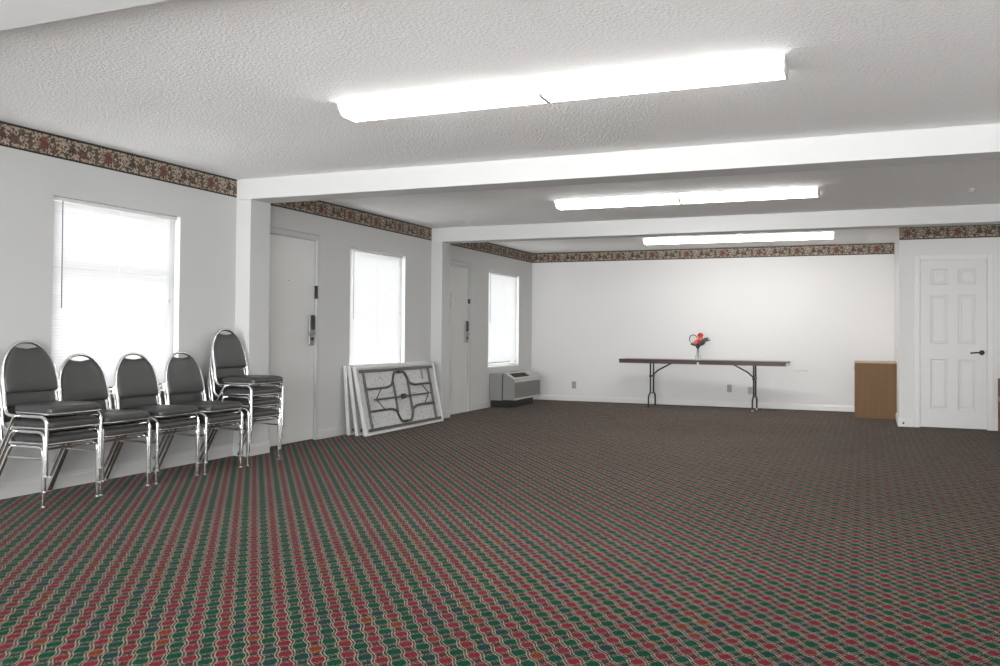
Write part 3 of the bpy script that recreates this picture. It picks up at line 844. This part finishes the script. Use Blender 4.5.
bm = B(); tube(bm, [(0, 0, .16), (-.05, -.01, .23)] + pts[::1], .0065, 7); obj('twig_loop', bm, M['stem'], bq, True)

# ------------------------------------------------------------------ outlets, switch, small wall fittings
def outlet(x, z, mat, lab, yy=0.):
    t = thing('wall_outlet', lab, 'outlet', (x, yy, z), group='wall outlets')
    bm = B(); box(bm, -.036, .036, -.006, 0, -.058, .058, bev=.003); obj('cover_plate', bm, mat, t)
    for zz in (-.022, .022):
        bm = B(); box(bm, -.017, .017, -.0085, -.005, zz-.015, zz+.015, bev=.002); s_ = obj('socket', bm, M['grey_plate'], t)
        bm = B(); box(bm, -.009, -.006, -.0095, -.008, zz-.006, zz+.008); box(bm, .006, .009, -.0095, -.008, zz-.006, zz+.008); obj('slot', bm, M['black_plastic'], s_)
    return t
ot = outlet(.75, .262, M['grey_plate'], 'small grey outlet on the back wall near the left corner')
outlet(3.255, .285, M['grey_plate'], 'grey outlet under the long table, left of its right legs')
outlet(3.565, .262, M['ivory'], 'beige pink outlet under the long table, right beside its right legs')
sw = thing('light_switch', 'light switch on the closet wall right of the white panel door', 'switch', (6.70, CY, 1.225))
bx('cover_plate', M['white_plastic'], sw, -.036, .036, -.006, 0, -.058, .058, bev=.003)
bx('toggle', M['grey_plate'], sw, -.006, .006, -.018, -.005, -.012, .012, bev=.002)
rd = B(); lathe(rd, ((.012, 0), (.012, .004), (.004, .006), (.004, .02)), 12)
for v in rd.verts: v.co = Vector((4.385+v.co.x, -v.co.z, .585+v.co.y))
tube(rd, ((4.385, -.018, .585), (4.26, -.020, .588), (4.19, -.02, .589)), .004, 8)
tag(obj('wall_rod', rd, M['satin']), 'thin metal rod on the back wall beside the right end of the long table', 'rod')
ds = B(); lathe(ds, ((.012, 0), (.012, .004), (.006, .006), (.006, .02), (.009, .022), (.009, .03)), 12)
for v in ds.verts: v.co = Vector((CX+.045+v.co.x, CY-.014-v.co.z, .045+v.co.y))
tag(obj('door_stop', ds, M['tube_dark']), 'tiny dark door stop on the closet baseboard near the corner', 'door stop')

# ------------------------------------------------------------------ brown boxes
cb_ = thing('cardboard_box', 'tall plain brown box standing in the corner left of the white panel door', 'box', (5.05, -1.02, 0), math.radians(-1.5))
bw, bd, bh = .535, .50, .762
bm = B(); box(bm, 0, bw, 0, bd, 0, bh-.006, bev=.004); obj('carton', bm, M['carton'], cb_)
bm = B(); box(bm, -.004, bw+.004, -.004, bd+.004, bh-.02, bh, bev=.003); obj('top_panel', bm, M['carton_edge'], cb_)
bm = B(); box(bm, -.006, .001, .0, .10, bh-.13, bh-.055, bev=.002); obj('side_tape', bm, M['carton_edge'], cb_)
c2 = thing('cardboard_box', 'dark brown box with a grey blue tape band at the right picture edge', 'box', (6.625, -2.42, 0))
bm = B(); box(bm, 0, .36, 0, .40, 0, .62, bev=.004); obj('carton', bm, M['carton_dark'], c2)
bm = B(); box(bm, -.002, .362, -.002, .402, .36, .415); obj('tape_band', bm, M['tape'], c2)

# ------------------------------------------------------------------ daylight, camera, view
w = bpy.data.worlds.new('overcast sky'); S.world = w; w.use_nodes = True
bg = w.node_tree.nodes['Background']; bg.inputs[0].default_value = (.96, .98, 1., 1); bg.inputs[1].default_value = SKY

cam_d = bpy.data.cameras.new('camera'); cam = bpy.data.objects.new('camera', cam_d); COL.objects.link(cam)
yaw, pitch, roll = .3954, .0176, .0083
fwd = Vector((-math.sin(yaw)*math.cos(pitch), math.cos(yaw)*math.cos(pitch), math.sin(pitch)))
r0 = Vector((math.cos(yaw), math.sin(yaw), 0)); u0 = r0.cross(fwd)
r1 = r0*math.cos(roll) + u0*math.sin(roll); u1 = -r0*math.sin(roll) + u0*math.cos(roll)
mat = Matrix((r1, u1, -fwd)).transposed().to_4x4(); mat.translation = (5.1793, -13.8047, 1.1042)
cam.matrix_world = mat
cam_d.sensor_width = 36; cam_d.lens = 874.51/1000*36; cam_d.shift_y = -(333-317.86)/1000
cam_d.clip_start = .05; cam_d.clip_end = 100
S.camera = cam
S.view_settings.view_transform = 'Standard'; S.view_settings.look = 'None'
S.view_settings.exposure = .85; S.view_settings.gamma = 1.; S.view_settings.use_curve_mapping = False
S.cycles.use_denoising = True
S.cycles.max_bounces = 12; S.cycles.diffuse_bounces = 8; S.cycles.sample_clamp_indirect = 8
